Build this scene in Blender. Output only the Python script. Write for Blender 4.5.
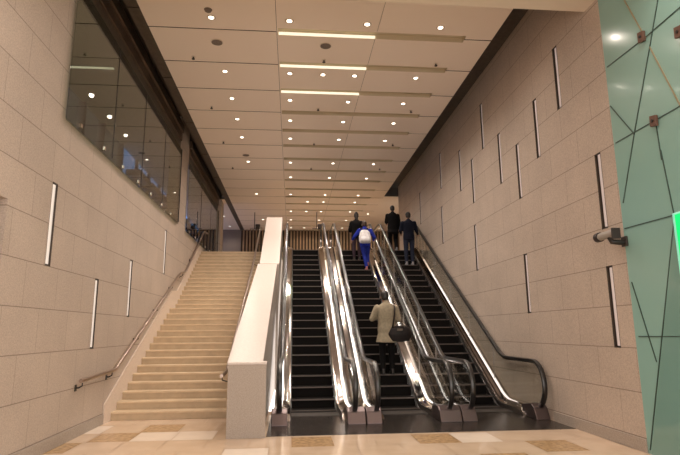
import bpy, math, random
from math import sin, cos, pi, radians, sqrt, atan2
from mathutils import Vector, Matrix
random.seed(7)
for o in list(bpy.data.objects): bpy.data.objects.remove(o)
scene = bpy.context.scene
COL = scene.collection

# ------------------------------------------------------------------ camera
F_PX, PITCH, YAW, ROLL, CAM_H = 528.44, .1923, .0910, -.0078, 1.617
cam_d = bpy.data.cameras.new('camera'); cam = bpy.data.objects.new('camera', cam_d); COL.objects.link(cam)
cam_d.sensor_fit = 'HORIZONTAL'; cam_d.sensor_width = 36.0; cam_d.lens = F_PX / 680 * 36.0
cam_d.clip_start = .05; cam_d.clip_end = 200
f0 = Vector((sin(YAW), cos(YAW), 0)); r0 = Vector((cos(YAW), -sin(YAW), 0)); u0 = Vector((0, 0, 1))
Fv = cos(PITCH)*f0 + sin(PITCH)*u0; Uv = -sin(PITCH)*f0 + cos(PITCH)*u0
Rv = cos(ROLL)*r0 + sin(ROLL)*Uv; Uv = cos(ROLL)*Uv - sin(ROLL)*r0
cam.matrix_world = Matrix(((Rv.x, Uv.x, -Fv.x, 0), (Rv.y, Uv.y, -Fv.y, 0), (Rv.z, Uv.z, -Fv.z, CAM_H), (0, 0, 0, 1)))
scene.camera = cam

# ------------------------------------------------------------------ world, exposure
world = bpy.data.worlds.new('world'); scene.world = world; world.use_nodes = True
bg = world.node_tree.nodes['Background']
bg.inputs[0].default_value = (1.0, .90, .83, 1); bg.inputs[1].default_value = 2.75
vs = scene.view_settings
vs.view_transform = 'Standard'; vs.look = 'None'; vs.gamma = 1; vs.use_curve_mapping = False
vs.exposure = 0.15
SPOT_W = 110.0       # watts of one downlight
WARM = (1.0, .865, .75)

# ------------------------------------------------------------------ measured place (metres, camera foot = origin)
XL, XR = -3.37, 4.69          # stone walls
ZC = 7.47                     # main ceiling
ZT = 4.5                      # upper floor
CEIL_L, CEIL_R = -2.84, 4.05

# ------------------------------------------------------------------ materials
def mat(name, color, rough=.5, metal=0.0, emit=None, estr=0.0, noise=None, coat=0.0, bump=None, trans=0.0, spec=.5):
    m = bpy.data.materials.new(name); m.use_nodes = True
    nt = m.node_tree; b = nt.nodes['Principled BSDF']
    b.inputs['Base Color'].default_value = (*color, 1); b.inputs['Roughness'].default_value = rough
    b.inputs['Metallic'].default_value = metal
    b.inputs['Coat Weight'].default_value = coat; b.inputs['Coat Roughness'].default_value = .06
    b.inputs['Specular IOR Level'].default_value = spec
    if trans: b.inputs['Transmission Weight'].default_value = trans
    if emit: b.inputs['Emission Color'].default_value = (*emit, 1); b.inputs['Emission Strength'].default_value = estr
    if noise:                                  # (scale, amount) mottling of the thing's own colour
        tc = nt.nodes.new('ShaderNodeNewGeometry'); n = nt.nodes.new('ShaderNodeTexNoise')
        n.inputs['Scale'].default_value = noise[0]; n.inputs['Detail'].default_value = 4
        nt.links.new(tc.outputs['Position'], n.inputs['Vector'])
        r = nt.nodes.new('ShaderNodeValToRGB'); a = noise[1]
        r.color_ramp.elements[0].position = .35; r.color_ramp.elements[1].position = .65
        r.color_ramp.elements[0].color = (*[c*(1-a) for c in color], 1); r.color_ramp.elements[1].color = (*[min(1, c*(1+a)) for c in color], 1)
        nt.links.new(n.outputs['Fac'], r.inputs['Fac']); nt.links.new(r.outputs['Color'], b.inputs['Base Color'])
        if bump:
            bp = nt.nodes.new('ShaderNodeBump'); bp.inputs['Strength'].default_value = bump; bp.inputs['Distance'].default_value = .01
            nt.links.new(n.outputs['Fac'], bp.inputs['Height']); nt.links.new(bp.outputs['Normal'], b.inputs['Normal'])
    return m

def stone_mat(name, c1, c2, joint, axis='YZ', bw=1.86, bh=.585, off=(0, 0), rough=.55, speck=60, joint_w=.005, shift=.5, hjoint=(.2, .155, .12)):
    """granite slabs in running bond, joints cut by a brick pattern in world space"""
    m = bpy.data.materials.new(name); m.use_nodes = True; nt = m.node_tree; N = nt.nodes; L = nt.links
    b = N['Principled BSDF']; b.inputs['Roughness'].default_value = rough
    g = N.new('ShaderNodeNewGeometry'); sx = N.new('ShaderNodeSeparateXYZ'); L.new(g.outputs['Position'], sx.inputs[0])
    cx = N.new('ShaderNodeCombineXYZ')
    A, B = axis
    def add(o, v):
        q = N.new('ShaderNodeMath'); q.operation = 'ADD'; L.new(o, q.inputs[0]); q.inputs[1].default_value = v; return q.outputs[0]
    L.new(add(sx.outputs[A], off[0]), cx.inputs[0]); L.new(add(sx.outputs[B], off[1]), cx.inputs[1])
    br = N.new('ShaderNodeTexBrick'); br.offset = shift; br.squash = 1
    br.inputs['Scale'].default_value = 1; br.inputs['Brick Width'].default_value = bw; br.inputs['Row Height'].default_value = bh
    br.inputs['Mortar Size'].default_value = joint_w; br.inputs['Mortar Smooth'].default_value = .3; br.inputs['Bias'].default_value = 0
    br.inputs['Color1'].default_value = (*c1, 1); br.inputs['Color2'].default_value = (*c2, 1); br.inputs['Mortar'].default_value = (*joint, 1)
    L.new(cx.outputs[0], br.inputs['Vector'])
    n = N.new('ShaderNodeTexNoise'); n.inputs['Scale'].default_value = speck; n.inputs['Detail'].default_value = 3
    L.new(g.outputs['Position'], n.inputs['Vector'])
    n2 = N.new('ShaderNodeTexNoise'); n2.inputs['Scale'].default_value = 1.3; n2.inputs['Detail'].default_value = 3
    L.new(g.outputs['Position'], n2.inputs['Vector'])
    def rng(o, a, c):
        q = N.new('ShaderNodeMapRange'); L.new(o, q.inputs['Value']); q.inputs['From Min'].default_value = .3; q.inputs['From Max'].default_value = .7
        q.inputs['To Min'].default_value = a; q.inputs['To Max'].default_value = c; return q.outputs['Result']
    mu = N.new('ShaderNodeMath'); mu.operation = 'MULTIPLY'; L.new(rng(n.outputs['Fac'], .80, 1.14), mu.inputs[0]); L.new(rng(n2.outputs['Fac'], .93, 1.05), mu.inputs[1])
    # course joints read stronger than the upright ones
    fr = N.new('ShaderNodeMath'); fr.operation = 'DIVIDE'; L.new(add(sx.outputs[B], off[1]), fr.inputs[0]); fr.inputs[1].default_value = bh
    pp_ = N.new('ShaderNodeMath'); pp_.operation = 'PINGPONG'; L.new(fr.outputs[0], pp_.inputs[0]); pp_.inputs[1].default_value = .5
    lt = N.new('ShaderNodeMapRange'); L.new(pp_.outputs[0], lt.inputs['Value']); lt.inputs['From Min'].default_value = .004; lt.inputs['From Max'].default_value = .016
    lt.inputs['To Min'].default_value = .75; lt.inputs['To Max'].default_value = 0
    mj = N.new('ShaderNodeMix'); mj.data_type = 'RGBA'; L.new(lt.outputs['Result'], mj.inputs['Factor']); L.new(br.outputs['Color'], mj.inputs['A']); mj.inputs['B'].default_value = (*hjoint, 1)
    vm = N.new('ShaderNodeVectorMath'); vm.operation = 'SCALE'; L.new(mj.outputs['Result'], vm.inputs[0]); L.new(mu.outputs[0], vm.inputs['Scale'])
    L.new(vm.outputs[0], b.inputs['Base Color'])
    bp = N.new('ShaderNodeBump'); bp.inputs['Strength'].default_value = .15; bp.inputs['Distance'].default_value = .006; bp.invert = True
    L.new(br.outputs['Fac'], bp.inputs['Height']); L.new(bp.outputs['Normal'], b.inputs['Normal'])
    return m

WALLC = (.50, .415, .35)
M = {}
M['wall'] = stone_mat('granite_wall', WALLC, tuple(c*.95 for c in WALLC), (.29, .235, .19), 'YZ', .93, .585, (.42, -.18+.585*4), .5)
M['stone'] = mat('granite_plain', (.36, .305, .26), .5, noise=(70, .16))
M['coping'] = mat('top_lit_stone', (.62, .545, .50), .3, noise=(30, .05))  # paler than the parapet body: light falling on the top put into the colour
M['stringer'] = mat('white_stone_skirting', (.66, .55, .46), .4, noise=(30, .05))
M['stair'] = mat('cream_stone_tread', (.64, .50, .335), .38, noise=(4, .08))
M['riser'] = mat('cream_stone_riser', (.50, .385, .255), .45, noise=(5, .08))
M['ceiling'] = mat('painted_ceiling', (.84, .735, .64), .6)
M['seam'] = mat('ceiling_seam', (.10, .075, .055), .7)
M['slotin'] = mat('slot_inner_paint', (.58, .50, .36), .6)
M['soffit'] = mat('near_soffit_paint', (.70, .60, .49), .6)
M['brown_metal'] = mat('bronze_metal', (.16, .115, .085), .35, .7, noise=(2, .2))
M['dark_metal'] = mat('dark_soffit_metal', (.085, .066, .05), .45, .3, noise=(9, .15))
M['black'] = mat('black_void_paint', (.012, .010, .009), .8)
M['steel'] = mat('brushed_steel', (.40, .365, .345), .10, 1.0, noise=(6, .06))
M['steel2'] = mat('skirt_steel', (.30, .27, .255), .28, 1.0)
M['chrome'] = mat('chrome', (.75, .70, .66), .12, 1.0)
M['rail'] = mat('satin_handrail_steel', (.42, .34, .29), .3, 1.0)
M['rubber'] = mat('black_handrail_rubber', (.012, .011, .011), .28, 0, coat=.3)
M['step'] = mat('black_step_metal', (.006, .005, .0045), .65, 0, spec=.08)
M['step_edge'] = mat('worn_step_edge', (.11, .085, .075), .5, .2)
M['comb'] = mat('comb_metal', (.06, .052, .046), .45, .5)
M['white_acrylic'] = mat('white_acrylic', (.78, .74, .70), .2, 0, emit=(1, .93, .86), estr=.25)
M['pink_acrylic'] = mat('pearl_acrylic', (.62, .55, .53), .2, .0, emit=(1, .9, .9), estr=.10)
M['recess'] = mat('recess_dark', (.055, .04, .03), .5)
M['lamp'] = mat('lamp_lens', (1, .9, .75), .3, emit=(1, .88, .72), estr=4.5)
M['tube'] = mat('slot_tube', (1, .95, .8), .3, emit=(1, .90, .70), estr=.8)
M['ring'] = mat('lamp_ring', (.72, .62, .52), .4)
M['grille'] = mat('speaker_grille', (.17, .135, .11), .6, noise=(120, .4))
M['redbrown'] = mat('sprinkler_metal', (.03, .022, .02), .5)
M['teal'] = mat('teal_glass', (.25, .435, .40), .18, 0, coat=.15)
M['teal2'] = mat('deep_teal_glass', (.18, .335, .305), .14, 0, coat=.5)
M['teal_seam'] = mat('teal_seam', (.035, .07, .06), .5)
M['amber_seam'] = mat('amber_sealant', (.30, .27, .17), .4)
M['bracket'] = mat('brown_bracket', (.13, .07, .05), .5, .1)
M['green_lit'] = mat('green_lit_panel', (0, .5, .15), .4, emit=(.0, 1.0, .22), estr=.6)
M['cyan_edge'] = mat('cyan_edge', (.25, .75, .60), .3, emit=(.35, 1, .75), estr=.25)
M['slat'] = mat('timber_slat', (.30, .19, .10), .5, noise=(3, .15))
M['slatgap'] = mat('dark_backing', (.05, .034, .022), .8)
M['panel'] = mat('upper_wall_panel', (.20, .155, .125), .6)
M['blue_pane'] = mat('dusk_window_pane', (.05, .07, .12), .1, emit=(.16, .30, .72), estr=.85)
M['dusk'] = mat('dusk_dim_pane', (.02, .022, .03), .1, emit=(.15, .128, .125), estr=.5)
M['mullion'] = mat('mullion_metal', (.03, .027, .025), .4, .4)
M['mezz'] = mat('mezzanine_paint', (.60, .54, .44), .7)
def glass_mat(name, tint=(.93, .96, .94), rough=.0, refl=1.0):
    m = bpy.data.materials.new(name); m.use_nodes = True; nt = m.node_tree; N = nt.nodes; L = nt.links
    N.remove(N['Principled BSDF']); out = N['Material Output']
    t = N.new('ShaderNodeBsdfTransparent'); t.inputs[0].default_value = (*tint, 1)
    g = N.new('ShaderNodeBsdfGlossy'); g.inputs['Roughness'].default_value = rough; g.inputs['Color'].default_value = (refl, refl, refl, 1)
    lw = N.new('ShaderNodeLayerWeight'); lw.inputs['Blend'].default_value = .5
    pw = N.new('ShaderNodeMath'); pw.operation = 'POWER'; L.new(lw.outputs['Facing'], pw.inputs[0]); pw.inputs[1].default_value = 5
    fr = N.new('ShaderNodeMath'); fr.operation = 'MULTIPLY_ADD'; L.new(pw.outputs[0], fr.inputs[0]); fr.inputs[1].default_value = .96; fr.inputs[2].default_value = .04
    mx = N.new('ShaderNodeMixShader'); L.new(fr.outputs[0], mx.inputs[0]); L.new(t.outputs[0], mx.inputs[1]); L.new(g.outputs[0], mx.inputs[2])
    L.new(mx.outputs[0], out.inputs[0]); return m
M['glass'] = glass_mat('balustrade_glass', (.955, .965, .95))
M['winglass'] = glass_mat('window_glass', (.60, .64, .58), 0, 1.0)

def floor_mat():
    m = bpy.data.materials.new('polished_floor_tiles'); m.use_nodes = True; nt = m.node_tree; N = nt.nodes; L = nt.links
    b = N['Principled BSDF']; b.inputs['Roughness'].default_value = .16; b.inputs['Coat Weight'].default_value = .2
    g = N.new('ShaderNodeNewGeometry'); n = N.new('ShaderNodeTexNoise'); n.inputs['Scale'].default_value = 2.2; n.inputs['Detail'].default_value = 5
    L.new(g.outputs['Position'], n.inputs['Vector'])
    r = N.new('ShaderNodeValToRGB'); r.color_ramp.elements[0].position = .3; r.color_ramp.elements[1].position = .7
    r.color_ramp.elements[0].color = (.66, .50, .36, 1); r.color_ramp.elements[1].color = (.76, .59, .44, 1)
    L.new(n.outputs['Fac'], r.inputs['Fac']); L.new(r.outputs['Color'], b.inputs['Base Color']); return m
M['tile'] = floor_mat()
M['tile_white'] = mat('white_tile', (.86, .74, .62), .16, noise=(3, .04))
M['tile_brown'] = mat('ochre_tile', (.47, .31, .165), .2, noise=(14, .22))
M['grout'] = mat('tile_joint', (.42, .28, .17), .6)
M['plate'] = mat('dark_landing_plate', (.075, .064, .057), .24, .7, noise=(4, .25))

# ------------------------------------------------------------------ mesh helpers
class MB:
    def __init__(s): s.v = []; s.f = []; s.mi = []
    def face(s, pts, mi=0):
        n = len(s.v); s.v += [tuple(p) for p in pts]; s.f.append(tuple(range(n, n+len(pts)))); s.mi.append(mi); return s
    def box(s, x0, x1, y0, y1, z0, z1, mi=0):
        n = len(s.v)
        s.v += [(x0,y0,z0),(x1,y0,z0),(x1,y1,z0),(x0,y1,z0),(x0,y0,z1),(x1,y0,z1),(x1,y1,z1),(x0,y1,z1)]
        for q in ((0,3,2,1),(4,5,6,7),(0,1,5,4),(1,2,6,5),(2,3,7,6),(3,0,4,7)):
            s.f.append(tuple(n+i for i in q)); s.mi.append(mi)
        return s
    def prism(s, poly, a0, a1, axis='x', mi=0):
        """poly: 2-D outline; extruded along axis from a0 to a1"""
        def P(a, p):
            return (a, p[0], p[1]) if axis == 'x' else ((p[0], a, p[1]) if axis == 'y' else (p[0], p[1], a))
        n = len(s.v); k = len(poly)
        s.v += [P(a0, p) for p in poly] + [P(a1, p) for p in poly]
        s.f.append(tuple(range(n, n+k))); s.mi.append(mi); s.f.append(tuple(range(n+2*k-1, n+k-1, -1))); s.mi.append(mi)
        for i in range(k):
            j = (i+1) % k; s.f.append((n+j, n+i, n+k+i, n+k+j)); s.mi.append(mi)
        return s
    def rings(s, R, closed=True, caps=True, mi=0):
        n = len(s.v); k = len(R[0])
        for r in R: s.v += [tuple(p) for p in r]
        for i in range(len(R)-1):
            for j in range(k if closed else k-1):
                jj = (j+1) % k
                s.f.append((n+i*k+j, n+i*k+jj, n+(i+1)*k+jj, n+(i+1)*k+j)); s.mi.append(mi)
        if caps and closed:
            s.f.append(tuple(n+j for j in reversed(range(k)))); s.mi.append(mi)
            m = n+(len(R)-1)*k; s.f.append(tuple(m+j for j in range(k))); s.mi.append(mi)
        return s
    def tube(s, path, r, seg=10, mi=0, flat=1.0):
        """round tube along a 3-D path; r a number or a list"""
        P = [Vector(p) for p in path]; R = []
        prev = None
        for i, p in enumerate(P):
            t = (P[min(i+1, len(P)-1)] - P[max(i-1, 0)]).normalized()
            if prev is None:
                a = Vector((1, 0, 0)) if abs(t.x) < .9 else Vector((0, 0, 1))
                a = (a - t*a.dot(t)).normalized()
            else: a = (prev - t*prev.dot(t)).normalized()
            prev = a; b = t.cross(a); rr = r[i] if isinstance(r, (list, tuple)) else r
            R.append([p + a*rr*cos(2*pi*j/seg) + b*rr*flat*sin(2*pi*j/seg) for j in range(seg)])
        return s.rings(R, mi=mi)
    def cyl(s, c, r, z0, z1, seg=24, mi=0, r1=None):
        r1 = r if r1 is None else r1
        return s.rings([[(c[0]+r*cos(2*pi*j/seg), c[1]+r*sin(2*pi*j/seg), z0) for j in range(seg)], [(c[0]+r1*cos(2*pi*j/seg), c[1]+r1*sin(2*pi*j/seg), z1) for j in range(seg)]], mi=mi)
    def ell(s, c, rx, ry, rz, seg=16, mi=0):
        R = []
        for i in range(1, 12):
            a = pi*i/12; R.append([(c[0]+rx*sin(a)*cos(2*pi*j/seg), c[1]+ry*sin(a)*sin(2*pi*j/seg), c[2]-rz*cos(a)) for j in range(seg)])
        return s.rings(R, mi=mi)
    def cap(s, a, b, ra, rb, seg=12, mi=0):
        """tapered capsule"""
        a = Vector(a); b = Vector(b); t = (b-a).normalized(); path = []; rr = []
        for i in range(1, 5):
            q = pi/2*(1-i/5); path.append(a - t*ra*sin(q)); rr.append(ra*cos(q))
        path += [a, b]; rr += [ra, rb]
        for i in range(4, 0, -1):
            q = pi/2*(1-i/5); path.append(b + t*rb*sin(q)); rr.append(rb*cos(q))
        return s.tube(path, rr, seg, mi)
    def loft(s, secs, seg=24, mi=0, ex=2.3):
        """horizontal super-ellipse sections (x, y, z, rx, ry)"""
        R = []
        for (x, y, z, rx, ry) in secs:
            ring = []
            for j in range(seg):
                a = 2*pi*j/seg; c, d = cos(a), sin(a)
                ring.append((x+rx*math.copysign(abs(c)**(2/ex), c), y+ry*math.copysign(abs(d)**(2/ex), d), z))
            R.append(ring)
        return s.rings(R, mi=mi)
    def build(s, name, mats, parent=None, smooth=False, loc=None, bevel=0):
        me = bpy.data.meshes.new(name); me.from_pydata(s.v, [], s.f)
        if not isinstance(mats, (list, tuple)): mats = [mats]
        for m in mats: me.materials.append(m)
        me.polygons.foreach_set('material_index', s.mi)
        if smooth: me.polygons.foreach_set('use_smooth', [True]*len(s.f))
        me.update(); me.validate()
        o = bpy.data.objects.new(name, me); COL.objects.link(o)
        if parent: o.parent = parent
        if loc: o.location = loc
        if smooth == 'auto':
            try: me.set_sharp_from_angle(angle=radians(40))
            except Exception: pass
        if bevel:
            b = o.modifiers.new('bevel', 'BEVEL'); b.width = bevel; b.segments = 2; b.limit_method = 'ANGLE'
        return o

def tag(o, label=None, cat=None, group=None, kind=None):
    if label: o['label'] = label
    if cat: o['category'] = cat
    if group: o['group'] = group
    if kind: o['kind'] = kind
    return o
def empty(name, loc=(0, 0, 0)):
    o = bpy.data.objects.new(name, None); COL.objects.link(o); o.location = loc; o.empty_display_size = .1; return o
def structure(o, label=None): o['kind'] = 'structure'; 
ORD = ['first', 'second', 'third', 'fourth', 'fifth', 'sixth', 'seventh', 'eighth', 'ninth', 'tenth', 'eleventh', 'twelfth', 'thirteenth', 'fourteenth', 'fifteenth']

def holed_plane(mb, P, a0, a1, b0, b1, holes, depth_dir, mi=0):
    """plane over (a, b) with rectangular holes (a0,a1,b0,b1,depth,mi_side,mi_back); P(a, b, d) gives the point d deep behind the face"""
    As = sorted({a0, a1, *[h[0] for h in holes], *[h[1] for h in holes]}); Bs = sorted({b0, b1, *[h[2] for h in holes], *[h[3] for h in holes]})
    As = [a for a in As if a0-1e-6 <= a <= a1+1e-6]; Bs = [b for b in Bs if b0-1e-6 <= b <= b1+1e-6]
    for i in range(len(As)-1):
        ca = (As[i]+As[i+1])/2
        hs = [h for h in holes if h[0] < ca < h[1]]
        run = Bs[0]
        for j in range(len(Bs)-1):
            cb = (Bs[j]+Bs[j+1])/2
            if any(h[2] < cb < h[3] for h in hs):
                if run < Bs[j]-1e-9: mb.face([P(As[i], run, 0), P(As[i+1], run, 0), P(As[i+1], Bs[j], 0), P(As[i], Bs[j], 0)], mi)
                run = Bs[j+1]
        if run < Bs[-1]-1e-9: mb.face([P(As[i], run, 0), P(As[i+1], run, 0), P(As[i+1], Bs[-1], 0), P(As[i], Bs[-1], 0)], mi)
    for h in holes:
        if h[4] is None: continue
        c = [(h[0], h[2]), (h[1], h[2]), (h[1], h[3]), (h[0], h[3])]
        for k in range(4):
            p, q = c[k], c[(k+1) % 4]
            mb.face([P(*p, 0), P(*q, 0), P(*q, h[4]), P(*p, h[4])], h[5])
        mb.face([P(*p, h[4]) for p in c], h[6])

# ================================================================== THE SETTING
# floor: tile grid (0.6 m courses) with odd white and ochre tiles
TW, TD = .615, .7
YF0, YF1 = -6.0, 10.95
ys = [YF1]; y = 8.66+.72*2
rows = []
yy = 10.10
while yy > YF0: rows.append(yy); yy -= .715
mb = MB()
mb.face([(-9, YF0, -.012), (9, YF0, -.012), (9, 11.5, -.012), (-9, 11.5, -.012)], 3)
special = [(-3.1, 9.7, 1), (-2.75, 9.0, 2), (-3.15, 8.5, 2), (-2.15, 9.7, 2), (-2.1, 9.0, 1), (-1.5, 9.0, 1), (-.55, 7.95, 1), (.45, 8.3, 2), (2.1, 8.2, 2), (3.65, 7.95, 2), (2.7, 7.1, 2), (1.2, 7.1, 1), (2.75, 8.2, 1), (-2.9, 7.9, 0)]
yb = [10.95] + rows
g = .004
for i in range(len(yb)-1):
    y1, y0 = yb[i], yb[i+1]
    x = -8.9 + (.31 if i % 2 else 0) - .08
    if i == 2: x -= .27
    while x < 9:
        x1 = x + .62
        mi = 0
        for (sx, sy, sm) in special:
            if x <= sx < x1 and y0 <= sy < y1: mi = sm
        if not (x1 < -5.2 or x > 6.2):
            mb.face([(x+g, y0+g, 0), (x1-g, y0+g, 0), (x1-g, y1-g, 0), (x+g, y1-g, 0)], mi)
        x = x1
fl = mb.build('floor', [M['tile'], M['tile_white'], M['tile_brown'], M['grout']]); structure(fl)
# dark steel landing plate in front of the escalators
pl = MB().box(-.38, 4.66, 8.76, 10.62, -.004, .006); 
for k in range(3): pass
o = pl.build('landing_plate', M['plate']); tag(o, 'dark steel landing plate on the floor before the three escalators', 'floor plate')

# slots for the wall lights
right_slots = [(8.40, 5.44), (9.31, 4.84), (12.12, 6.01), (11.14, 4.84), (10.22, 4.26), (13.96, 5.42), (12.98, 4.84), (15.88, 6.01), (7.43, 3.09), (7.43, 1.34), (10.22, 1.92), (13.02, 3.08), (15.94, 4.25), (18.67, 5.42)]
left_slots = [(7.60, 2.52), (9.51, 1.34), (11.40, 1.92), (14.25, 3.10)]
SWR, SWL, SH = .16, .17, 1.19
def wall_light(side, y, z, label, group):
    SW = SWR if side == 'r' else SWL
    X = XR if side == 'r' else XL; s = 1 if side == 'r' else -1
    t = tag(empty('wall_light', (X, y, z)), label, 'wall light', group)
    m = MB(); w = SW/2-.004
    # thin dark liner of the niche and the pearl tube within it
    m.box(*sorted((s*.058, s*.062)), -w, w, .004, SH-.004)
    m.box(*sorted((s*.0, s*.06)), -w, -w+.006, .004, SH-.004); m.box(*sorted((s*.0, s*.06)), w-.006, w, .004, SH-.004)
    m.box(*sorted((s*.0, s*.06)), -w, w, .004, .012); m.box(*sorted((s*.0, s*.06)), -w, w, SH-.012, SH-.004)
    m.build('housing', M['recess'], t)
    R = []
    for zz in (.03, SH-.03):
        R.append([(s*(.030-.028*sin(pi*j/8)), (-.020 if side == 'r' else -.004)-(.048 if side == 'r' else .064)*cos(pi*j/8), zz) for j in range(9)])
    d = MB().rings(R, closed=True); d.build('diffuser', M['pink_acrylic'] if side == 'r' else M['white_acrylic'], t, smooth='auto')
    return t

# left stone wall (x = XL): solid low part, opening of the two windows above, dark doorway near the camera
SILL = 4.745
mb = MB()
P = lambda a, b, d: (XL-d, a, b)
holes = [(y-SWL/2, y+SWL/2, z, z+SH, .065, 1, 1) for (y, z) in left_slots]
holes += [(4.9, 6.42, 0, 3.18, 1.2, 0, 1), (7.71, 15.42, SILL, 8.2, .25, 0, None)]
holes[-1] = (7.71, 15.42, SILL, 8.2, None, 0, 0); holes.append((16.75, 23.6, SILL, 8.2, None, 0, 0))
holed_plane(mb, P, -2.0, 23.6, 0, 8.2, holes, 1)
# reveals and wall thickness
T = .30
mb.face([(XL, 7.71, SILL), (XL, 15.42, SILL), (XL-T, 15.42, SILL), (XL-T, 7.71, SILL)])
mb.face([(XL, 16.75, SILL), (XL, 23.6, SILL), (XL-T, 23.6, SILL), (XL-T, 16.75, SILL)])
for yy in (7.71, 15.42, 16.75): mb.face([(XL, yy, SILL), (XL-T, yy, SILL), (XL-T, yy, 8.2), (XL, yy, 8.2)])
mb.face([(XL, 23.6, 0), (XL-T, 23.6, 0), (XL-T, 23.6, SILL), (XL, 23.6, SILL)])
mb.face([(XL-T, -2, 0), (XL-T, 4.9, 0), (XL-T, 4.9, 8.2), (XL-T, -2, 8.2)])
o = mb.build('wall_left', [M['wall'], M['recess']]); structure(o)
# right stone wall
mb = MB(); P = lambda a, b, d: (XR+d, a, b)
holes = [(y-SWR/2, y+SWR/2, z, z+SH, .065, 1, 1) for (y, z) in right_slots]
holed_plane(mb, P, 7.0, 22.6, 0, 7.93, holes, 1)
mb.face([(XR, 22.6, 0), (XR+.4, 22.6, 0), (XR+.4, 22.6, 7.93), (XR, 22.6, 7.93)])
mb.face([(XR, 7.0, 0), (XR+.09, 7.0, 0), (XR+.09, 7.0, 7.93), (XR, 7.0, 7.93)])
o = mb.build('wall_right', [M['wall'], M['recess']]); structure(o)
for nm, a, b, y0, y1 in (('baseboard_left', XL, XL+.022, -2, 4.9), ('baseboard_left', XL, XL+.022, 6.42, 10.62), ('baseboard_right', XR-.022, XR, 7.0, 9.5)):
    o = MB().box(a, b, y0, y1, .0, .17).build(nm, M['stone'], bevel=.004); structure(o)

lh = ['low', 'high']
lab_l = ['nearest to the camera', 'second along, the lowest', 'third along, above the stair handrail', 'furthest along, beside the upper stair flight']
for (y, z), q in zip(left_slots, lab_l):
    wall_light('l', y, z, 'slim upright white light in left stone wall, ' + q, 'slim upright lights in the left wall')
lab_r = ['highest of the near end, under the ceiling edge', 'second nearest of the upper ones, below the highest one', 'top row, second one back from the near soffit',
  'middle height, tall one straight below the top row', 'upper middle, third of a descending diagonal towards the camera', 'upper part, small distant one left of two lower ones', 'upper part, just right of a small distant one',
  'top row, distant one near the ceiling edge', 'directly above the security camera', 'lowest and widest one, directly below the security camera',
  'low one above the newel of the nearest handrail', 'middle height above the rising handrail of the right escalator', 'distant one above the handrail, beyond the middle one', 'furthest one, beside the men at the escalator top']
for (y, z), q in zip(right_slots, lab_r):
    wall_light('r', y, z, 'slim light in right stone wall, ' + q, 'slim upright lights in the right wall')

# main ceiling with seams and recessed light slots
mb = MB(); P = lambda a, b, d: (a, b, ZC+d)
holes = []; rows_y = [9.66+1.325*i for i in range(-2, 17)]
for i, yy in enumerate(rows_y):
    holes.append((CEIL_L, -.36, yy-.012, yy+.018, .03, 1, 1))
    holes.append((-.33, 3.48, yy-.13, yy+.12, .10, 2, 2))
    holes.append((3.48, CEIL_R, yy-.012, yy+.018, .03, 1, 1))
holes.append((-.357, -.348, 7.3, 31.0, .02, 1, 1))
for a, b in zip(rows_y[:-1], rows_y[1:]): holes.append((1.640, 1.647, a+.13, b-.14, .02, 1, 1))
holed_plane(mb, P, CEIL_L, CEIL_R, 6.9, 31.0, holes, 1)
mb.face([(XL-.3, 23.6, ZC+.01), (-3.07, 23.6, ZC+.01), (-3.07, 31, ZC+.01), (XL-.3, 31, ZC+.01)])
mb.face([(-9, 23.6, ZC+.01), (XL-.3, 23.6, ZC+.01), (XL-.3, 31, ZC+.01), (-9, 31, ZC+.01)])
mb.face([(CEIL_R, 22.6, ZC), (9.5, 22.6, ZC), (9.5, 31, ZC), (CEIL_R, 31, ZC)])
mb.face([(-9, 6, ZC+.55), (9.5, 6, ZC+.55), (9.5, 31.2, ZC+.55), (-9, 31.2, ZC+.55)], 1)
for (a, b) in ((CEIL_L, 1), (CEIL_R, 1)):
    mb.face([(a, 6.9, ZC), (a, 31 if a < 0 else 22.6, ZC), (a, 31 if a < 0 else 22.6, ZC+.5), (a, 6.9, ZC+.5)], 1)
o = mb.build('ceiling', [M['ceiling'], M['seam'], M['slotin']]); structure(o)
# near lower soffit
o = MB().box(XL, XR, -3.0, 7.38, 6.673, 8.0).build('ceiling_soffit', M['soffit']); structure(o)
# dark strip over the right wall, dark strips on the left
mb = MB(); 
for k in range(7): mb.box(CEIL_R+.005, XR+.3, 7.38+2.2*k+.006, 7.38+2.2*(k+1)-.006, 7.93, 7.96)
o = mb.build('trim_1', M['dark_metal']); structure(o)
mb = MB()
for k in range(9): mb.box(-3.07, CEIL_L-.004, 6.3+2.75*k+.02, 6.3+2.75*(k+1)-.02, ZC-.005, ZC+.06)
o = mb.build('trim_2', M['dark_metal']); structure(o)
# bronze header over the windows
def header(n, y0, y1):
    mb = MB(); mb.box(XL-.10, XL+.01, y0, y1, 6.93, 7.22, 1)
    mb.box(XL-.14, XL+.05, y0, y1, 7.22, 7.46, 0); mb.box(XL-.14, XL+.09, y0, y1, 7.475, 7.72, 0)
    o = mb.build('trim_%d' % n, [M['brown_metal'], M['dark_metal']], bevel=.006); structure(o)
header(3, 7.71, 15.42); header(4, 16.75, 23.6)
# windows of the left wall
def window(n, y0, y1, joints):
    w = empty('window_%d' % n, (XL, y0, SILL)); structure(w)
    MB().box(.05, .06, -.10, y1-y0-.03, -.07, 2.2).build('glass_pane', M['winglass'], w)
    fr = MB().box(-.0, .07, y1-y0-.05, y1-y0, 0, 2.2)
    for j in joints: fr.box(.046, .064, j-.006, j+.006, 0, 2.2)
    fr.build('window_frame', M['mullion'], w)
    cl = MB()
    for j in [k*1.05+.4 for k in range(int((y1-y0)/1.05))]: cl.box(.06, .085, j-.03, j+.03, .0, .06)
    cl.build('glass_clip', M['chrome'], w)
window(1, 7.71, 15.42, [1.9, 3.8, 5.7]); window(2, 16.75, 23.6, [2.3, 4.6])
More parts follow.
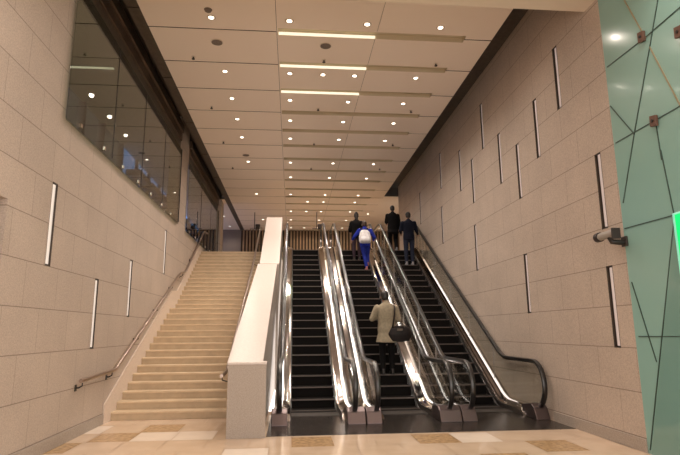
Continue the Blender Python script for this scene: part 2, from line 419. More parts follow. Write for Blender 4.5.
# room behind the windows: floor, glazed outer wall with dark mullions, ceiling
MX = -5.45
o = MB().box(-9, XL-.06, 6.0, 23.9, 4.2, 4.32).build('floor_mezzanine', M['mezz']); structure(o)
mb = MB(); holed_plane(mb, lambda a, b, d: (a, b, ZC+d), -9, XL-.14, 6.0, 23.9, [(-5.38, -4.05, 11.40, 11.52, .04, 1, 1)] + [(-5.4, XL-.15, yy-.01, yy+.01, .02, 1, 1) for yy in rows_y[:10] if yy > 7 and abs(yy-11) > .3], 1)
o = mb.build('ceiling_mezzanine', [M['mezz'], M['black']]); structure(o)
o = MB().box(-5.35, -4.07, 11.44, 11.50, ZC-.005, ZC+.02).build('slot_light', M['tube']); tag(o, 'lit linear slot light in the ceiling behind the near left window', 'ceiling light')
wd = empty('window_3', (MX, 6, 4.3)); structure(wd)
MB().box(-.05, 0, 0, 10.6, 0, 3.17).build('pane', M['dusk'], wd)
MB().box(-.05, 0, 10.6, 25.0, 0, 3.17).build('pane', M['blue_pane'], wd)
fr = MB()
for yy in (13.37, 14.78, 16.5, 18.13, 19.72, 21.3, 11.9, 10.4, 8.9, 22.8, 24.4, 26.0, 27.6, 29.2, 30.8): fr.box(0, .09, yy-6-.06, yy-6+.06, 0, 3.17)
fr.box(0, .06, 0, 25, 1.0, 1.06); fr.box(0, .06, 0, 25, 0, .1)
for k, yy in enumerate((17.2, 18.8, 20.4, 22.0, 24.8, 26.6, 28.4)):
    k = k % 4; fr.tube([(.1, yy-6, .2+.2*k), (.1, yy-6+1.5, 1.5+.2*k)], .05)
    fr.box(.05, .5, yy-6.2, yy-4.9, 2.3, 2.5)
fr.build('mullion_frame', M['mullion'], wd)

# upper floor, back wall and column
o = MB().box(-9, 9.5, 19.62, 31.3, 4.2, ZT).build('floor_upper', M['stair']); structure(o)
mb = MB(); mb.box(-9, -3.02, 31.0, 31.1, ZT, ZC+.1, 0); mb.box(-3.02, 9.5, 31.05, 31.15, ZT, ZC+.1, 1)
o = mb.build('wall_back', [M['panel'], M['slatgap']]); structure(o)
t = tag(empty('slatted_screen', (-2.9, 30.9, ZT+.002)), 'row of upright timber slats on the far wall of the upper floor', 'slatted screen')
for k in range(62):
    MB().box(k*.185, k*.185+.085, -.06, .05, 0, ZC-ZT-.01).build('slat', M['slat'], t)
o = MB().box(-3.62, -3.22, 23.6, 24.5, ZT, ZC+.02).build('wall_column', M['wall']); structure(o)
for X, n in ((9.5, 'wall_upper_right'), (-9.1, 'wall_upper_left')):
    o = MB().box(X, X+.1, 22 if X > 0 else 6, 31.2, 4.2, 8).build(n, M['panel']); structure(o)

# ------------------------------------------------------------------ teal glass wall beyond the right stone wall
w = empty('wall_glass', (XR, 0, 0)); structure(w)
MB().box(.0, .04, 2.6, 7.0, 0.0, 8.0).build('glass_panel', M['teal'], w)
dk = MB().prism([(5.97, 2.98), (6.93, .0), (2.6, .0), (2.6, 3.02)], -.006, .0).build('lower_panel', M['teal2'], w)
# seams of the panels as (y, z) points in the wall plane
SEAMS = [
  ((6.395, 6.219), (6.069, 5.431), 1),
  ((5.738, 5.843), (6.017, 5.269), 0),
  ((6.017, 5.269), (6.525, 4.249), 0),
  ((6.525, 4.249), (6.93, 3.367), 0),
  ((6.944, 5.472), (6.088, 5.442), 0),
  ((6.088, 5.442), (5.362, 5.462), 0),
  ((6.017, 5.269), (5.596, 4.172), 1),
  ((6.977, 4.862), (6.525, 4.249), 0),
  ((6.947, 4.272), (5.579, 4.267), 0),
  ((6.085, 4.244), (6.066, 3.722), 0),
  ((6.06, 3.854), (5.974, 2.983), 0),
  ((6.961, 3.003), (5.966, 2.981), 0),
  ((5.966, 2.981), (5.814, 2.978), 0),
  ((5.966, 2.981), (6.95, 0.05), 0),
  ((6.94, 2.244), (6.619, 1.186), 0),
  ((6.922, 1.505), (5.982, 1.514), 0),
]
sm = [MB(), MB()]
for a, b, m_ in SEAMS:
    p = Vector(a); q = Vector(b); d = (q-p).normalized(); n = Vector((-d.y, d.x))*(.009 if m_ else .006)
    sm[m_].prism([tuple(p+n), tuple(q+n), tuple(q-n), tuple(p-n)], -.010, .0)
sm[0].build('seam', M['teal_seam'], w); sm[1].build('seam', M['amber_seam'], w)
for (y, z), q in (((6.113, 5.471), 'upper one beside the stone wall'), ((6.083, 4.257), 'lower one, further from the stone wall'), ((5.468, 5.154), 'one at the right picture edge')):
    t = tag(empty('glass_bracket', (XR, y, z)), 'small brown square bracket on teal glass wall, ' + q, 'bracket', 'brackets of the glass wall')
    MB().prism([(-.055, -.085), (.06, -.06), (.055, .085), (-.06, .06)], -.05, -.012).build('plate', M['bracket'], t, bevel=.005)
    MB().tube([(-.06, 0, 0), (0, 0, 0)], .02).build('bolt', M['mullion'], t)
# green lit sign box at the right edge
t = tag(empty('lit_sign', (4.55, 4.78, 2.97)), 'tall green lit sign box projecting from the teal glass wall', 'lit sign')
MB().box(.0, .139, .0, 1.06, -1.6, .0).build('housing', M['cyan_edge'], t, bevel=.01)
MB().box(-.012, .0, .03, 1.0, -1.56, -.03).build('sign_face', M['green_lit'], t)
MB().box(.05, .139, .3, .5, -.0, .03).build('bracket', M['mullion'], t)

# ------------------------------------------------------------------ security camera
t = tag(empty('security_camera', (XR, 7.14, 2.86)), 'grey bullet security camera with black lens on the right stone wall', 'security camera')
MB().tube([(-.20, -.26, .07), (-.20, .12, .07)], .055, 20).build('camera_body', M['panel_grey'] if 'panel_grey' in M else mat('camera_grey', (.33, .30, .27), .4), t, smooth='auto')
MB().tube([(-.20, .11, .07), (-.20, .19, .07)], [.07, .07], 20).build('lens_hood', M['redbrown'], t, smooth='auto')
MB().tube([(-.20, -.12, .02), (-.19, -.14, -.04), (-.10, -.16, -.05), (-.01, -.16, -.05)], .04, 10).build('mount_arm', M['mullion'], t, smooth='auto')
MB().box(-.03, 0, -.22, -.10, -.11, .03).build('wall_plate', M['redbrown'], t, bevel=.006)
MB().box(-.262, -.138, -.28, -.25, -.02, .135).build('rear_cap', M['redbrown'], t, bevel=.006)

# ================================================================== STAIRCASE
SX0, SX1 = XL+.006, -1.0
def nose(k):
    if k < 15: return 10.67+.31*k, .15*(k+1)
    return 10.67+.31*14+.72+.275*(k-15), .15*(k+1)
st = tag(empty('staircase', (SX0, 10.67, 0)), 'wide cream stone staircase rising between left wall and granite parapet', 'staircase')
for k in range(30):
    y, z = nose(k); y2 = nose(k+1)[0] if k < 29 else y+.30
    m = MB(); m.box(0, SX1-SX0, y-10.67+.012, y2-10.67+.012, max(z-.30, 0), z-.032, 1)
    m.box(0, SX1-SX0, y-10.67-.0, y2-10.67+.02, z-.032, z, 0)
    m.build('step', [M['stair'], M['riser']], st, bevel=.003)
# pale saw-tooth skirting along the left wall
pts_top = [(10.30, 0), (10.30, .34), (15.2, 2.74), (15.95, 2.80), (19.62, 4.84), (19.95, 4.84), (19.95, 4.3)]
pts = pts_top + [(15.9, 2.0), (15.2, 1.95), (10.9, 0)]
o = MB().prism([(a-10.67, b) for a, b in pts], -.004, .022).build('stringer', M['stringer'], st)
# wall handrail and parapet handrail
def handrail(name, label, X, path, wallx, brackets, first_end=True):
    t = tag(empty(name, (X, path[0][0], 0)), label, 'handrail')
    yb = path[0][0]
    pts = []
    for i, (a, b) in enumerate(path): pts.append((0, a-yb, b))
    # round the corners
    sm_ = [pts[0]]
    for i in range(1, len(pts)-1):
        p, q, r = Vector(pts[i-1]), Vector(pts[i]), Vector(pts[i+1])
        a = q+(p-q).normalized()*.10; b = q+(r-q).normalized()*.10
        for k in range(5):
            u = k/4; sm_.append(tuple(a*(1-u)**2+q*2*u*(1-u)+b*u*u))
    sm_.append(pts[-1])
    MB().tube(sm_, .033, 14).build('rail', M['rail'], t, smooth='auto')
    for by in brackets:
        for i in range(len(path)-1):
            if path[i][0] <= by <= path[i+1][0]:
                z = path[i][1]+(path[i+1][1]-path[i][1])*(by-path[i][0])/(path[i+1][0]-path[i][0])
        dx = wallx-X
        MB().tube([(0, by-yb, z-.02), (0, by-yb, z-.08), (dx*.5, by-yb, z-.11), (dx, by-yb, z-.11)], .011, 8).cyl((dx-.0, by-yb), .001, z-.12, z-.10).box(*sorted((dx, dx*.9)), by-yb-.035, by-yb+.035, z-.16, z-.06).build('bracket', M['mullion'], t)
    return t
handrail('wall_handrail', 'steel handrail on brackets along the left stone wall', -3.27, [(8.89, .87), (10.50, .93), (15.85, 3.30), (16.62, 3.42), (19.6, 5.25), (20.4, 5.32)], XL, [8.95, 10.35, 11.9, 13.4, 14.9, 16.2, 17.6, 19.0])
handrail('stair_handrail', 'steel handrail on the stair side of the granite parapet', -1.2, [(9.6, .86), (10.35, .88), (15.35, 3.16), (16.0, 3.46), (19.7, 5.46), (20.4, 5.48)], -1.0, [9.7, 11.0, 12.6, 14.2, 16.5, 18.2])

# parapet between stairs and escalators
pp = tag(empty('parapet', (-1.0, 8.67, 0)), 'sloping granite parapet with coping coloured as lit from above, between stairs and left escalator', 'parapet')
low = [(8.67, 1.12), (15.5, 3.52)]; up = [(15.5, 3.54), (19.25, 5.73), (20.6, 5.73)]
MB().prism([(8.67, 0), (8.67, 1.10), (15.5, 3.50), (15.5, 0)], .012, .545).prism([(8.67, 0), (8.67, 1.10), (8.70, 1.115), (8.70, 0)], .545, .608).prism([(15.5, 0), (15.5, 3.52), (19.25, 5.70), (20.6, 5.70), (20.6, 0)], .062, .608).build('body', M['stone'], pp)
mbx = [(8.66, 1.10), (8.66, 1.135), (15.5, 3.545), (15.5, 3.50)]
o = MB().prism(mbx, .0, .555).prism([(8.66, 1.10), (8.66, 1.135), (8.71, 1.15), (8.71, 1.115)], .555, .615)
o.prism([(15.5, 3.52), (15.5, 3.56), (19.25, 5.74), (20.61, 5.74), (20.61, 5.70), (19.25, 5.70)], .05, .62).build('coping', M['coping'], pp, bevel=.004)
pp_children = [c for c in pp.children]
for c in pp_children:
    me = c.data
    for v in me.vertices: v.co.y -= 8.67

# ================================================================== ESCALATORS
S = .5835; Y0 = 11.32                 # nosing line z = S (y - Y0)
HW = .47                              # half width of a step
def fillet_path(pts, R, n=8):
    out = [pts[0]]
    for i in range(1, len(pts)-1):
        p, q, r = [Vector(a) for a in (pts[i-1], pts[i], pts[i+1])]
        d1 = (p-q).normalized(); d2 = (r-q).normalized(); ang = d1.angle(d2); L = min(R/math.tan(ang/2), (p-q).length*.48, (r-q).length*.48)
        a = q+d1*L; b = q+d2*L
        for k in range(n+1):
            u = k/n; out.append(tuple(a*(1-u)**2+q*2*u*(1-u)+b*u*u))
    out.append(pts[-1]); return out
def line_path(off_flat, off_inc, y_start, y_end, R=1.2, top_flat=None):
    """flat at off_flat, then the slope raised by off_inc, then flat at ZT + off_flat"""
    zt = ZT+off_flat
    yb = (off_flat-off_inc)/S+Y0; yt = (zt-off_inc)/S+Y0
    return fillet_path([(y_start, off_flat), (yb, off_flat), (yt, zt), (y_end, zt)], R)
HR = line_path(1.03, 0.945, 10.0, 20.5, 1.0)      # handrail centre line (y, z)
HR_TOP_END = HR[-1]
def newel(c, r, a0, a1, n=14): return [(c[0]+r*cos(a0+(a1-a0)*k/n), c[1]+r*sin(a0+(a1-a0)*k/n)) for k in range(n+1)]
hr_path = newel((10.0, .60), .43, radians(258), radians(90)) + HR[1:-1] + newel((20.5, ZT+.60), .43, radians(90), radians(-78))
deck_lo = [(10.10, .012), (10.12, .07), (10.18, .12), (10.28, .155)] + line_path(.17, .13, 10.42, 20.7, 1.0)
glass_hi = [(p[0], p[1]-.035) for p in line_path(1.03, .945, 10.0, 20.5, 1.0)]
def build_escalator(ei, cx, label, wide_l, wide_r):
    e = tag(empty('escalator', (cx, 10.0, 0)), label, 'escalator', 'three escalators')
    def T(pts): return [(y-10.0, z) for y, z in pts]
    # steps
    k = 0
    for k in range(-1, 23):
        y = 11.284+.366*k; z = min(max(S*(y-Y0), .0), ZT)
        if k == 0: z = .02
        if k < 0: z = .008
        if z > ZT-.05: z = ZT-.004
        y -= 10
        m = MB()
        zb = max(z-.40, -.05) if k > 0 else -.05
        m.box(-HW+.004, HW-.004, y+.012, y+.41, zb, z-.012, 0)
        m.box(-HW+.004, HW-.004, y, y+.372, z-.012, z, 0)
        m.box(-HW+.004, HW-.004, y-.002, y+.028, z-.022, z+.002, 1)
        m.build('step', [M['step'], M['step_edge']], e)
    MB().box(-HW-.05, HW+.05, .62, .93, .006, .016).box(-HW, HW, .90, 1.0, .008, .02).build('comb_plate', M['comb'], e, bevel=.004)
    MB().box(-HW-.05, HW+.05, 9.75, 10.7, ZT-.01, ZT+.004).build('comb_plate', M['comb'], e)
    for s, wide in ((-1, wide_l), (1, wide_r)):
        side = 'balustrade'
        # skirt, inner deck, outer deck: a section swept along the run
        dk = T(deck_lo)
        sec_in = [(HW+.0, -.36), (HW+.0, -.075), (HW+.012, -.06), (HW+.10, -.045), (HW+.155, .0), (HW+.165, .0)]
        sec_out = [(HW+.225, .0), (HW+.235, .0), (wide-.01, -.02), (wide, -.04), (wide, -.50)]
        def sweep(sec, name, material, par):
            R = [[(s*a, y, z+b if z+b > -.0 or b > -.1 else max(z+b, 0)) for a, b in sec] for (y, z) in dk]
            m = MB().rings(R, closed=False, caps=False)
            # end cap at the foot
            y, z = dk[0]; m.face([(s*a, y, max(z+b, 0)) for a, b in sec] + [(s*sec[-1][0], y, 0), (s*sec[0][0], y, 0)])
            return m.build(name, material, par, smooth='auto')
        b = sweep(sec_in[2:], 'inner_deck', M['steel'], e)
        sk = MB().rings([[(s*HW, y, max(z-.42, -.04)), (s*HW, y, z-.085), (s*(HW+.012), y, z-.06)] for y, z in dk], closed=False, caps=False).build('skirt', M['steel2'], e)
        MB().rings([[(s*(HW-.018), y, z-.20), (s*(HW-.018), y, z-.175), (s*HW, y, z-.17)] for y, z in dk[2:-2]], closed=False, caps=False).build('skirt_brush', M['rubber'], e)
        sweep(sec_out, 'outer_deck', M['steel'], e)
        # glass
        gx = s*(HW+.195)
        lo = T(deck_lo); hi = T([p for p in newel((10.0, .60), .395, radians(235), radians(90))] + glass_hi[1:-1] + newel((20.5, ZT+.60), .395, radians(90), radians(-55)))
        poly = hi + [p for p in reversed([q for q in lo if .05 < q[0] < 10.6])]
        gp = MB().prism(poly, gx-.006, gx+.006).build('glass_panel', M['glass'], e)
        # glass joints
        for yy in [2.0+1.55*q for q in range(5)]:
            z0 = S*(yy+10-Y0)+.14; z1 = z0+.76; MB().box(gx-.008, gx+.008, yy-.006, yy+.006, z0, z1).build('glass_joint', M['steel2'], gp)
        # handrail with chrome guide
        hp = T(hr_path); R = []; G = []
        for i, (y, z) in enumerate(hp):
            a = Vector(hp[max(i-1, 0)]); c_ = Vector(hp[min(i+1, len(hp)-1)]); d = (c_-a).normalized(); n = Vector((-d.y, d.x))
            prof = [(-.040, -.026), (-.048, .0), (-.040, .022), (-.018, .032), (.018, .032), (.040, .022), (.048, .0), (.040, -.026)]
            R.append([(gx+p, y+n.x*q*(-1 if False else 1), z+n.y*q) for p, q in prof])
            G.append([(gx+p, y+n.x*q, z+n.y*q) for p, q in [(-.022, -.02), (-.016, -.048), (.016, -.048), (.022, -.02)]])
        hrl = MB().rings(R).build('handrail', M['rubber'], e, smooth='auto')
        MB().rings(G).build('handrail_guide', M['chrome'], hrl, smooth='auto')
        # newel foot box where the handrail goes in
        y0 = -.36; bo = {(0, 1): (-.14, .185), (1, -1): (-.195, .08), (1, 1): (-.20, .19), (2, -1): (-.185, .08), (2, 1): (-.16, .10)}.get((ei, s), (-.14, .14))
        MB().prism([(y0, .007), (y0+.10, .20), (y0+.22, .27), (y0+.62, .215), (y0+.62, .007)], gx+bo[0], gx+bo[1]).build('newel_base', M['newel'], e, bevel=.012)
        MB().box(gx-.055, gx+.055, -.17, .05, .17, .26).build('handrail_inlet', M['rubber'], e, bevel=.015)
    return e
M['newel'] = mat('newel_steel', (.13, .10, .10), .3, .8)
ESC = [(.465, 'left escalator of the three, empty, beside the granite parapet', .80, .86), (2.19, 'middle escalator with the person in a beige coat riding up', .865, .865), (3.91, 'right escalator of the three, beside the right stone wall', .855, .77)]
for ei, (cx, lb, wl, wr) in enumerate(ESC): build_escalator(ei, cx, lb, wl, wr)

# ================================================================== CEILING FITTINGS
def spot(parent, loc, W, size=145, blend=1.0):
    l = bpy.data.lights.new('lamp_light', 'SPOT'); l.energy = W; l.color = WARM; l.spot_size = radians(size); l.spot_blend = blend; l.shadow_soft_size = .05
    o = bpy.data.objects.new('lamp_light', l); COL.objects.link(o); o.parent = parent; o.location = loc; return o
ring_me = lens_me = None
LR = [9.27, 11.40, 12.85, 14.20, 15.63, 18.02, 19.85, 22.5, 23.8, 25.8, 27.9, 30.1]
LC = {-1.58: 'far left', -.10: 'centre left', .67: 'middle', 1.41: 'centre right', 2.87: 'far right'}
def downlight(x, y, z, label, W=SPOT_W, r=.062, group='round ceiling downlights'):
    global ring_me, lens_me
    t = tag(empty('downlight', (x, y, z)), label, 'downlight', group)
    if ring_me is None:
        R = []
        for (rr, zz) in ((.047, .0), (.066, -.008), (.085, .0), (.047, .0)): R.append([(rr*cos(2*pi*j/20), rr*sin(2*pi*j/20), zz) for j in range(20)])
        a = MB().rings(R, caps=False).build('ring', M['ring'], t, smooth=True); ring_me = a.data
        b = MB().cyl((0, 0), .048, -.006, -.001, 20).build('lens', M['lamp'], t); lens_me = b.data
    else:
        for nm, me in (('ring', ring_me), ('lens', lens_me)):
            o = bpy.data.objects.new(nm, me); COL.objects.link(o); o.parent = t
    if W: spot(t, (0, 0, -.03), W)
    return t
for ri, y in enumerate(LR):
    for x, nm in LC.items():
        if x == .67 and ri not in (1, 8, 9, 11): continue
        if x == -1.58 and ri in (6, 8, 9, 11): continue
        if ri in (8,) and x == -.10: continue
        downlight(x, y, ZC, 'round ceiling downlight, %s column, %s row from the front' % (nm, ORD[ri]), W=SPOT_W if ri < 7 else SPOT_W*.35)
downlight(-3.56, 27.26, ZC+.01, 'round downlight left of the dark ceiling strip, nearer of two', 60)
downlight(-3.57, 30.0, ZC+.01, 'round downlight left of the dark ceiling strip, further of two', 60)
downlight(3.84, 26.25, ZC, 'round downlight over the top of the right escalator', 60)
# fill lamps added in the near soffit, out of view, to brighten the hall
for i, (x, y) in enumerate([(-2, 5.2), (0, 5.2), (2, 5.2), (3.9, 5.2), (-2, 2.4), (0.8, 2.4), (3.6, 2.4)]):
    downlight(x, y, 6.672, 'added unseen fill downlight in the low soffit over the entrance floor', SPOT_W*.8, group='added fill downlights of the low soffit')
# lit tubes in the first three slots
for i, q in enumerate(('nearest', 'second', 'third')):
    yy = rows_y[i+2]
    o = MB().box(-.32, 1.64, yy+.082, yy+.112, ZC+.0, ZC+.05).build('slot_light', M['tube'])
    tag(o, 'lit linear strip light in the %s ceiling slot' % q, 'ceiling light', 'lit strips in the ceiling slots')
# sprinklers / detectors
spr = [(-2.18, 10.78), (-2.17, 13.39), (-2.19, 16.04), (.65, 10.71), (.65, 13.31), (3.16, 10.68), (3.17, 13.26), (.65, 16.0), (3.17, 15.9), (-2.19, 18.7), (.65, 18.6), (3.17, 18.5)]
colw = {-2.18: 'left', -2.17: 'left', -2.19: 'left', .65: 'middle', 3.16: 'right', 3.17: 'right'}
for x, y in spr:
    n = ORD[[10.7, 13.3, 16.0, 18.6].index(min([10.7, 13.3, 16.0, 18.6], key=lambda a: abs(a-y)))]
    t = tag(empty('sprinkler', (x, y, ZC)), 'small dark sprinkler head under the ceiling, %s column, %s row' % (colw[x], n), 'sprinkler', 'sprinkler heads')
    MB().cyl((0, 0), .045, -.012, 0, 16).build('rosette', M['ring'], t)
    MB().cyl((0, 0), .016, -.05, -.01, 10).cyl((0, 0), .034, -.062, -.05, 14).build('nozzle', M['redbrown'], t)
for (x, y), q in (((-1.59, 10.14), 'left one at the front'), ((.65, 10.11), 'one between the first and second slots'), ((-1.6, 17.3), 'small one further back on the left')):
    t = tag(empty('ceiling_speaker', (x, y, ZC)), 'round dark ceiling speaker grille, ' + q, 'ceiling speaker', 'round ceiling speakers')
    MB().cyl((0, 0), .125, -.012, 0, 28).build('rim', M['ring'], t); MB().cyl((0, 0), .11, -.018, -.010, 28).build('grille', M['grille'], t)
t = tag(empty('ceiling_detector', (-1.6, 9.02, ZC)), 'small round detector on the ceiling beside the first downlight', 'detector')
MB().cyl((0, 0), .06, -.03, 0, 20, r1=.075).build('housing', M['grille'], t)
for (x, y), q in (((-1.9, 26.2), 'left one, over the upper floor'), ((1.2, 26.0), 'right one, above the escalator tops')):
    t = tag(empty('hanging_camera', (x, y, ZC)), 'dark camera on a thin drop rod under the ceiling, ' + q, 'camera', 'cameras on drop rods')
    MB().tube([(0, 0, 0), (0, 0, -.85)], .02, 8).build('rod', M['mullion'], t)
    MB().tube([(-.22, 0, -.85), (.22, 0, -.85)], .02, 8).build('arm', M['mullion'], t)
    MB().box(.05, .28, -.12, .12, -.86, -.62).build('camera_head', M['redbrown'], t, bevel=.02)

# ================================================================== PEOPLE
SKIN = mat('skin', (.50, .30, .21), .5)
def remesh(mb, name, material, parent, vox, smooth=6):
    o = mb.build(name, material, parent)
    r = o.modifiers.new('r', 'REMESH'); r.mode = 'VOXEL'; r.voxel_size = vox; r.use_smooth_shade = True
    sm = o.modifiers.new('s', 'SMOOTH'); sm.iterations = smooth; sm.factor = .5
    dg = bpy.context.evaluated_depsgraph_get(); ev = o.evaluated_get(dg)
    me = bpy.data.meshes.new_from_object(ev); old = o.data; o.modifiers.clear(); o.data = me; bpy.data.meshes.remove(old)
    if not me.materials: me.materials.append(material)
    me.polygons.foreach_set('use_smooth', [True]*len(me.polygons)); me.update()
    return o
def hand(mb, wr, d, out, sc=1.0):
    """palm and five bent fingers; d = direction of the fingers, out = thumb side"""
    wr = Vector(wr); d = Vector(d).normalized(); out = Vector(out); out = (out-d*out.dot(d)).normalized(); n = d.cross(out).normalized()
    for q in (-.028, 0, .028): mb.cap(wr, wr+d*.075*sc+out*q, .018, .017, 8)
    for i, (q, L) in enumerate(((.030, .070), (.011, .080), (-.009, .074), (-.029, .058))):
        a = wr+d*.082+out*q; b = a+(d*.8+n*.35)*L*.55; c = b+(d*.35+n*.9)*L*.5
        mb.cap(a, b, .0088, .0082, 8); mb.cap(b, c, .0082, .007, 8)
    a = wr+d*.025+out*.030; b = a+(out*.75+d*.6)*.038; c = b+(d*.9+n*.3)*.03
    mb.cap(a, b, .012, .0098, 8); mb.cap(b, c, .0098, .008, 8)
def person(loc, H, label, J, top, bottom, shoe, hair, rot=0.0, hair_long=0.0, bun=False, coat_hem=None, female=False, collar=None, head_tilt=(0, 0)):
    """J: joints of a 1.80 m figure facing +y"""
    root = tag(empty('person', loc), label, 'person'); root.rotation_euler = (0, 0, rot); k = H/1.80; root.scale = (k, k, k)
    sw = .175 if female else .195
    D = dict(neck=(0, 0, 1.50), head=(0, .03, 1.665), hipL=(-.095, 0, .93), hipR=(.095, 0, .93), kneeL=(-.10, .02, .50), kneeR=(.10, .02, .50),
             ankL=(-.10, -.02, .085), ankR=(.10, -.02, .085), shL=(-sw, 0, 1.435), shR=(sw, 0, 1.435), elL=(-.27, -.03, 1.14), elR=(.27, -.03, 1.14), wrL=(-.27, .10, .90), wrR=(.27, .10, .90))
    D.update(J); V = {a: Vector(b) for a, b in D.items()}
    lean = V['neck']-Vector((0, 0, 1.50)); fx, fy = lean.x, lean.y
    mid = (V['hipL']+V['hipR'])/2
    def torso(m, g, z0=.86, hem=None):
        sec = []
        prof = [(.86, .155, .115), (.95, .165, .12), (1.08, .150, .105), (1.2, .160, .112), (1.32, .172, .118), (1.39, .172, .110), (1.44, .145, .095), (1.48, .10, .08), (1.51, .06, .06)]
        for z, a, b in prof:
            u = (z-.9)/.6; c = mid*(1-u)+V['neck']*u if u > 0 else mid
            sec.append((c.x, c.y, z, a+g, b+g))
        if hem is not None:
            n = 5; extra = []
            for i in range(n):
                z = hem+(.86-hem)*i/n; fl_ = .045*(.86-hem)/.2; extra.append((mid.x, mid.y, z, .158+g+fl_*(1-i/n), .118+g+fl_*(1-i/n)))
            sec = extra+sec
        m.loft(sec)
    b = MB(); torso(b, -.012)
    b.cap(V['neck']+Vector((0, -.01, -.05)), V['head']+Vector((0, -.015, -.06)), .058, .054)
    h = V['head']
    b.ell(h+Vector((0, -.01, .025)), .076, .095, .095); b.cap(h+Vector((0, .03, -.055)), h+Vector((0, .055, -.085)), .05, .033)
    b.cap(h+Vector((0, .082, .0)), h+Vector((0, .105, -.03)), .010, .014, 8)                     # nose
    for s in (-1, 1):
        b.ell(h+Vector((s*.078, -.005, -.015)), .012, .022, .034)                              # ears
        b.ell(h+Vector((s*.030, .082, .008)), .014, .010, .010)
    b.cap(h+Vector((-.02, .088, -.062)), h+Vector((.02, .088, -.062)), .009, .009, 8)              # mouth
    for s in 'LR':
        b.cap(V['sh'+s], V['el'+s], .050, .040); b.cap(V['el'+s], V['wr'+s], .040, .027)
        b.cap(V['hip'+s], V['knee'+s], .080, .055); b.cap(V['knee'+s], V['ank'+s], .055, .037)
        b.cap(V['ank'+s]+Vector((0, -.02, -.03)), V['ank'+s]+Vector((0, .15, -.045)), .036, .030)
        d = (V['wr'+s]-V['el'+s]).normalized(); sd = 1 if s == 'R' else -1
        hand(b, V['wr'+s]+d*.01, d, Vector((-sd, .4, .2)))
    remesh(b, 'body', SKIN, root, .0062, 3)
    # upper garment
    t = MB(); torso(t, .026 if coat_hem is None else .036, hem=(coat_hem if coat_hem else .83))
    for s in 'LR':
        d = (V['wr'+s]-V['el'+s]).normalized()
        t.cap(V['sh'+s]+Vector((0, 0, -.03)), V['el'+s], .078, .060); t.cap(V['el'+s], V['wr'+s]-d*.01, .062, .044)
    t.cap(V['neck']+Vector((0, -.01, -.03)), V['neck']+Vector((0, 0, .025)), .085, .066)
    remesh(t, 'jacket' if coat_hem is None or coat_hem > .75 else 'coat', top, root, .014, 5)
    # trousers
    q = MB(); q.loft([(mid.x, mid.y, .84, .17, .125), (mid.x, mid.y, .95, .17, .125), (mid.x, mid.y, 1.0, .16, .115)])
    for s in 'LR':
        q.cap(V['hip'+s]+Vector((0, 0, -.03)), V['knee'+s], .098, .074); q.cap(V['knee'+s], V['ank'+s]+Vector((0, 0, .015)), .074, .058)
    remesh(q, 'trousers', bottom, root, .014, 4)
    for s in 'LR':
        a = V['ank'+s]; m = MB()
        m.loft([(a.x, a.y+.06, a.z-.085, .048, .135), (a.x, a.y+.06, a.z-.065, .05, .138), (a.x, a.y+.05, a.z-.03, .044, .115), (a.x, a.y+.0, a.z+.0, .040, .06), (a.x, a.y-.01, a.z+.03, .042, .052)], ex=2.4)
        m.build('shoe', shoe, root, smooth=True)
    # hair
    hm = MB(); hm.ell(h+Vector((0, -.016, .036)), .092, .102, .100)
    hm.ell(h+Vector((0, -.042, -.012)), .086, .076, .088)
    if hair_long: hm.cap(h+Vector((0, -.05, 0)), h+Vector((0, -.075, -hair_long)), .078, .06)
    if bun: hm.ell(h+Vector((0, -.07, .10)), .05, .05, .05)
    o = remesh(hm, 'hair', hair, root, .012, 3)
    if collar: 
        m = MB(); c = V['neck']; m.tube([(c.x+.075*cos(a)*1.0, c.y-.01+.075*sin(a), c.z+.02) for a in [2*pi*i/16 for i in range(17)]], .022, 8); m.build('collar', collar, root, smooth=True)
    return root
cl = lambda n, c, r=.85: mat(n, c, r, noise=(18, .12), spec=.12)
black_hair = mat('black_hair', (.014, .011, .010), .45); brown_hair = mat('brown_hair', (.045, .024, .014), .5)
dark_cloth = cl('black_cloth', (.007, .0065, .007)); navy = cl('navy_cloth', (.008, .010, .020)); jean = cl('dark_denim', (.022, .026, .045))
blue = cl('royal_blue_cloth', (.020, .035, .33)); blue2 = cl('blue_trouser_cloth', (.018, .030, .24)); beige = cl('beige_coat_cloth', (.29, .25, .18)); blackshoe = mat('black_shoe', (.015, .013, .012), .4)
grey_shoe = mat('grey_shoe', (.25, .24, .25), .5); red_shoe = mat('dull_pink_shoe', (.35, .12, .12), .5); plum = cl('plum_trouser_cloth', (.055, .035, .045))
def stepz(y):   # tread under a point, and a centre line for the foot
    k = math.floor((y-11.284)/.366); return k, S*(11.284+.366*k-Y0), 11.284+.366*k
# beige coat on the middle escalator
k, z, ys_ = stepz(12.55)
P1 = (2.21, ys_+.05, z+.003)
person(P1, 1.93, 'person in knee-length beige coat and dark trousers on middle escalator, seen from behind',
       dict(elL=(-.315, .03, 1.17), wrL=(-.17, .24, 1.20), shL=(-.205, 0, 1.43), shR=(.205, 0, 1.43), elR=(.27, -.01, 1.15), wrR=(.20, .20, 1.12), head=(-.02, .045, 1.655)), beige, dark_cloth, blackshoe, black_hair, coat_hem=.66, rot=radians(3))
hb = tag(empty('shoulder_bag', (P1[0]+.27, P1[1]-.06, P1[2]+.74)), 'dark slouching shoulder bag hanging behind the right hip of the beige coat', 'bag')
hb.scale = (1.15, 1.2, 1.3)
bagm = mat('dark_leather', (.010, .007, .007), .55, noise=(12, .2), spec=.25)
m = MB(); m.ell((.02, -.06, .13), .25, .095, .15); m.loft([(0, -.06, .0, .20, .07), (0, -.06, .12, .245, .09), (0, -.06, .25, .17, .05)])
remesh(m, 'bag_body', bagm, hb, .014, 6)
MB().tube([(-.14, -.09, .22), (-.12, -.12, .35), (-.10, -.14, .48), (-.09, -.12, .595), (-.08, -.02, .63), (-.09, .12, .55)], .016, 8, flat=.5).build('strap', bagm, hb, smooth=True)
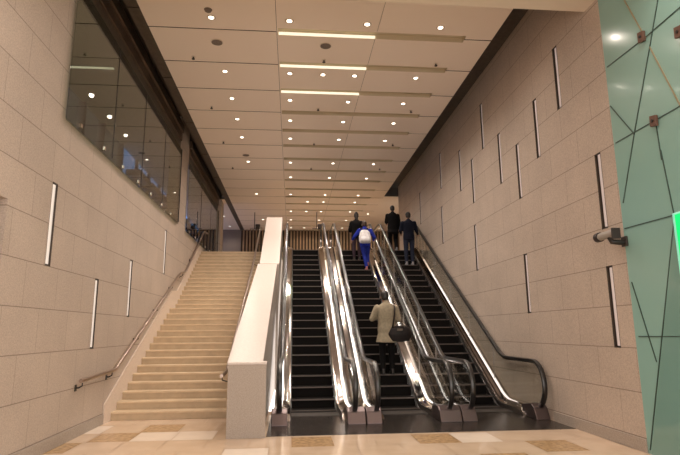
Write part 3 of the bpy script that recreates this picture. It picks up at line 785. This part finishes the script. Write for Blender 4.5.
MB().tube([(-.10, -.10, .23), (-.05, -.13, .30), (.05, -.13, .30), (.11, -.10, .23)], .011, 8).build('handle', M['dark_metal'], hb, smooth=True)
MB().box(-.06, .05, -.165, -.15, .18, .22).build('buckle', M['dark_metal'], hb, bevel=.004)
# blue tracksuit with white backpack
k, z, ys_ = stepz(17.62)
P2 = (2.47, ys_+.17, z+.002)
person(P2, 1.75, 'person in royal blue tracksuit wearing a white backpack, climbing the middle escalator',
       dict(elL=(-.36, .02, 1.20), wrL=(-.42, .16, 1.10), elR=(.33, .0, 1.17), wrR=(.34, .22, 1.10), kneeR=(.10, .14, .56), ankR=(.09, .05, .16+.085), ankL=(.02, -.12, .085), kneeL=(-.03, 0, .50), neck=(0, .07, 1.49), head=(0, .12, 1.64)),
       blue, blue2, red_shoe, brown_hair, rot=radians(2))
bp = tag(empty('backpack', (P2[0]-.03, P2[1]-.14, P2[2]+.93)), 'white backpack with dark straps on the back of the blue tracksuit', 'backpack')
bp.scale = (1.2, 1.1, 1.0); bp.location.z -= .02
wb = mat('white_backpack_cloth', (.72, .70, .72), .7, noise=(9, .10))
m = MB(); m.loft([(0, -.06, -.02, .13, .07), (0, -.07, .03, .17, .095), (0, -.07, .20, .17, .095), (0, -.04, .36, .14, .075), (0, 0, .45, .085, .045)])
remesh(m, 'bag_body', wb, bp, .012, 5)
m = MB(); m.loft([(0, -.14, .02, .12, .04), (0, -.15, .08, .14, .05), (0, -.14, .19, .12, .04)]); m.build('front_pocket', wb, bp, smooth=True)
for s in (-1, 1): MB().tube([(s*.05, -.03, .44), (s*.09, .05, .52), (s*.13, .20, .45)], .018, 8).build('strap', dark_cloth, bp, smooth=True)
MB().tube([(-.03, -.05, .45), (0, -.07, .50), (.03, -.05, .45)], .009, 8).build('loop', dark_cloth, bp, smooth=True)
# dark clothed person beyond
k, z, ys_ = stepz(18.35)
person((2.27, ys_+.18, z+.002), 1.74, 'person with tied up hair and black jacket at top of middle escalator', dict(elL=(-.25, .02, 1.14), wrL=(-.2, .2, 1.1)), dark_cloth, plum, blackshoe, black_hair, female=True, bun=True, hair_long=.12)
# two men on the right escalator
person((3.82, 19.60, ZT+.001), 1.84, 'man in black jacket stepping off the right escalator', dict(elL=(-.25, .02, 1.16), elR=(.25, .0, 1.14), wrR=(.24, .08, .90), wrL=(-.20, .22, 1.15), kneeR=(.10, .10, .52), ankR=(.09, -.14, .14), kneeL=(-.10, .06, .50), ankL=(-.08, .08, .085)), dark_cloth, dark_cloth, grey_shoe, black_hair, coat_hem=.72)
k, z, ys_ = stepz(18.0)
person((4.08, ys_+.19, z+.002), 1.92, 'man in navy jacket and dark jeans standing on the right escalator', dict(elL=(-.26, .04, 1.16), wrL=(-.22, .24, 1.12), elR=(.27, .04, 1.17), wrR=(.36, .24, 1.08)), navy, jean, grey_shoe, black_hair, rot=radians(-2))
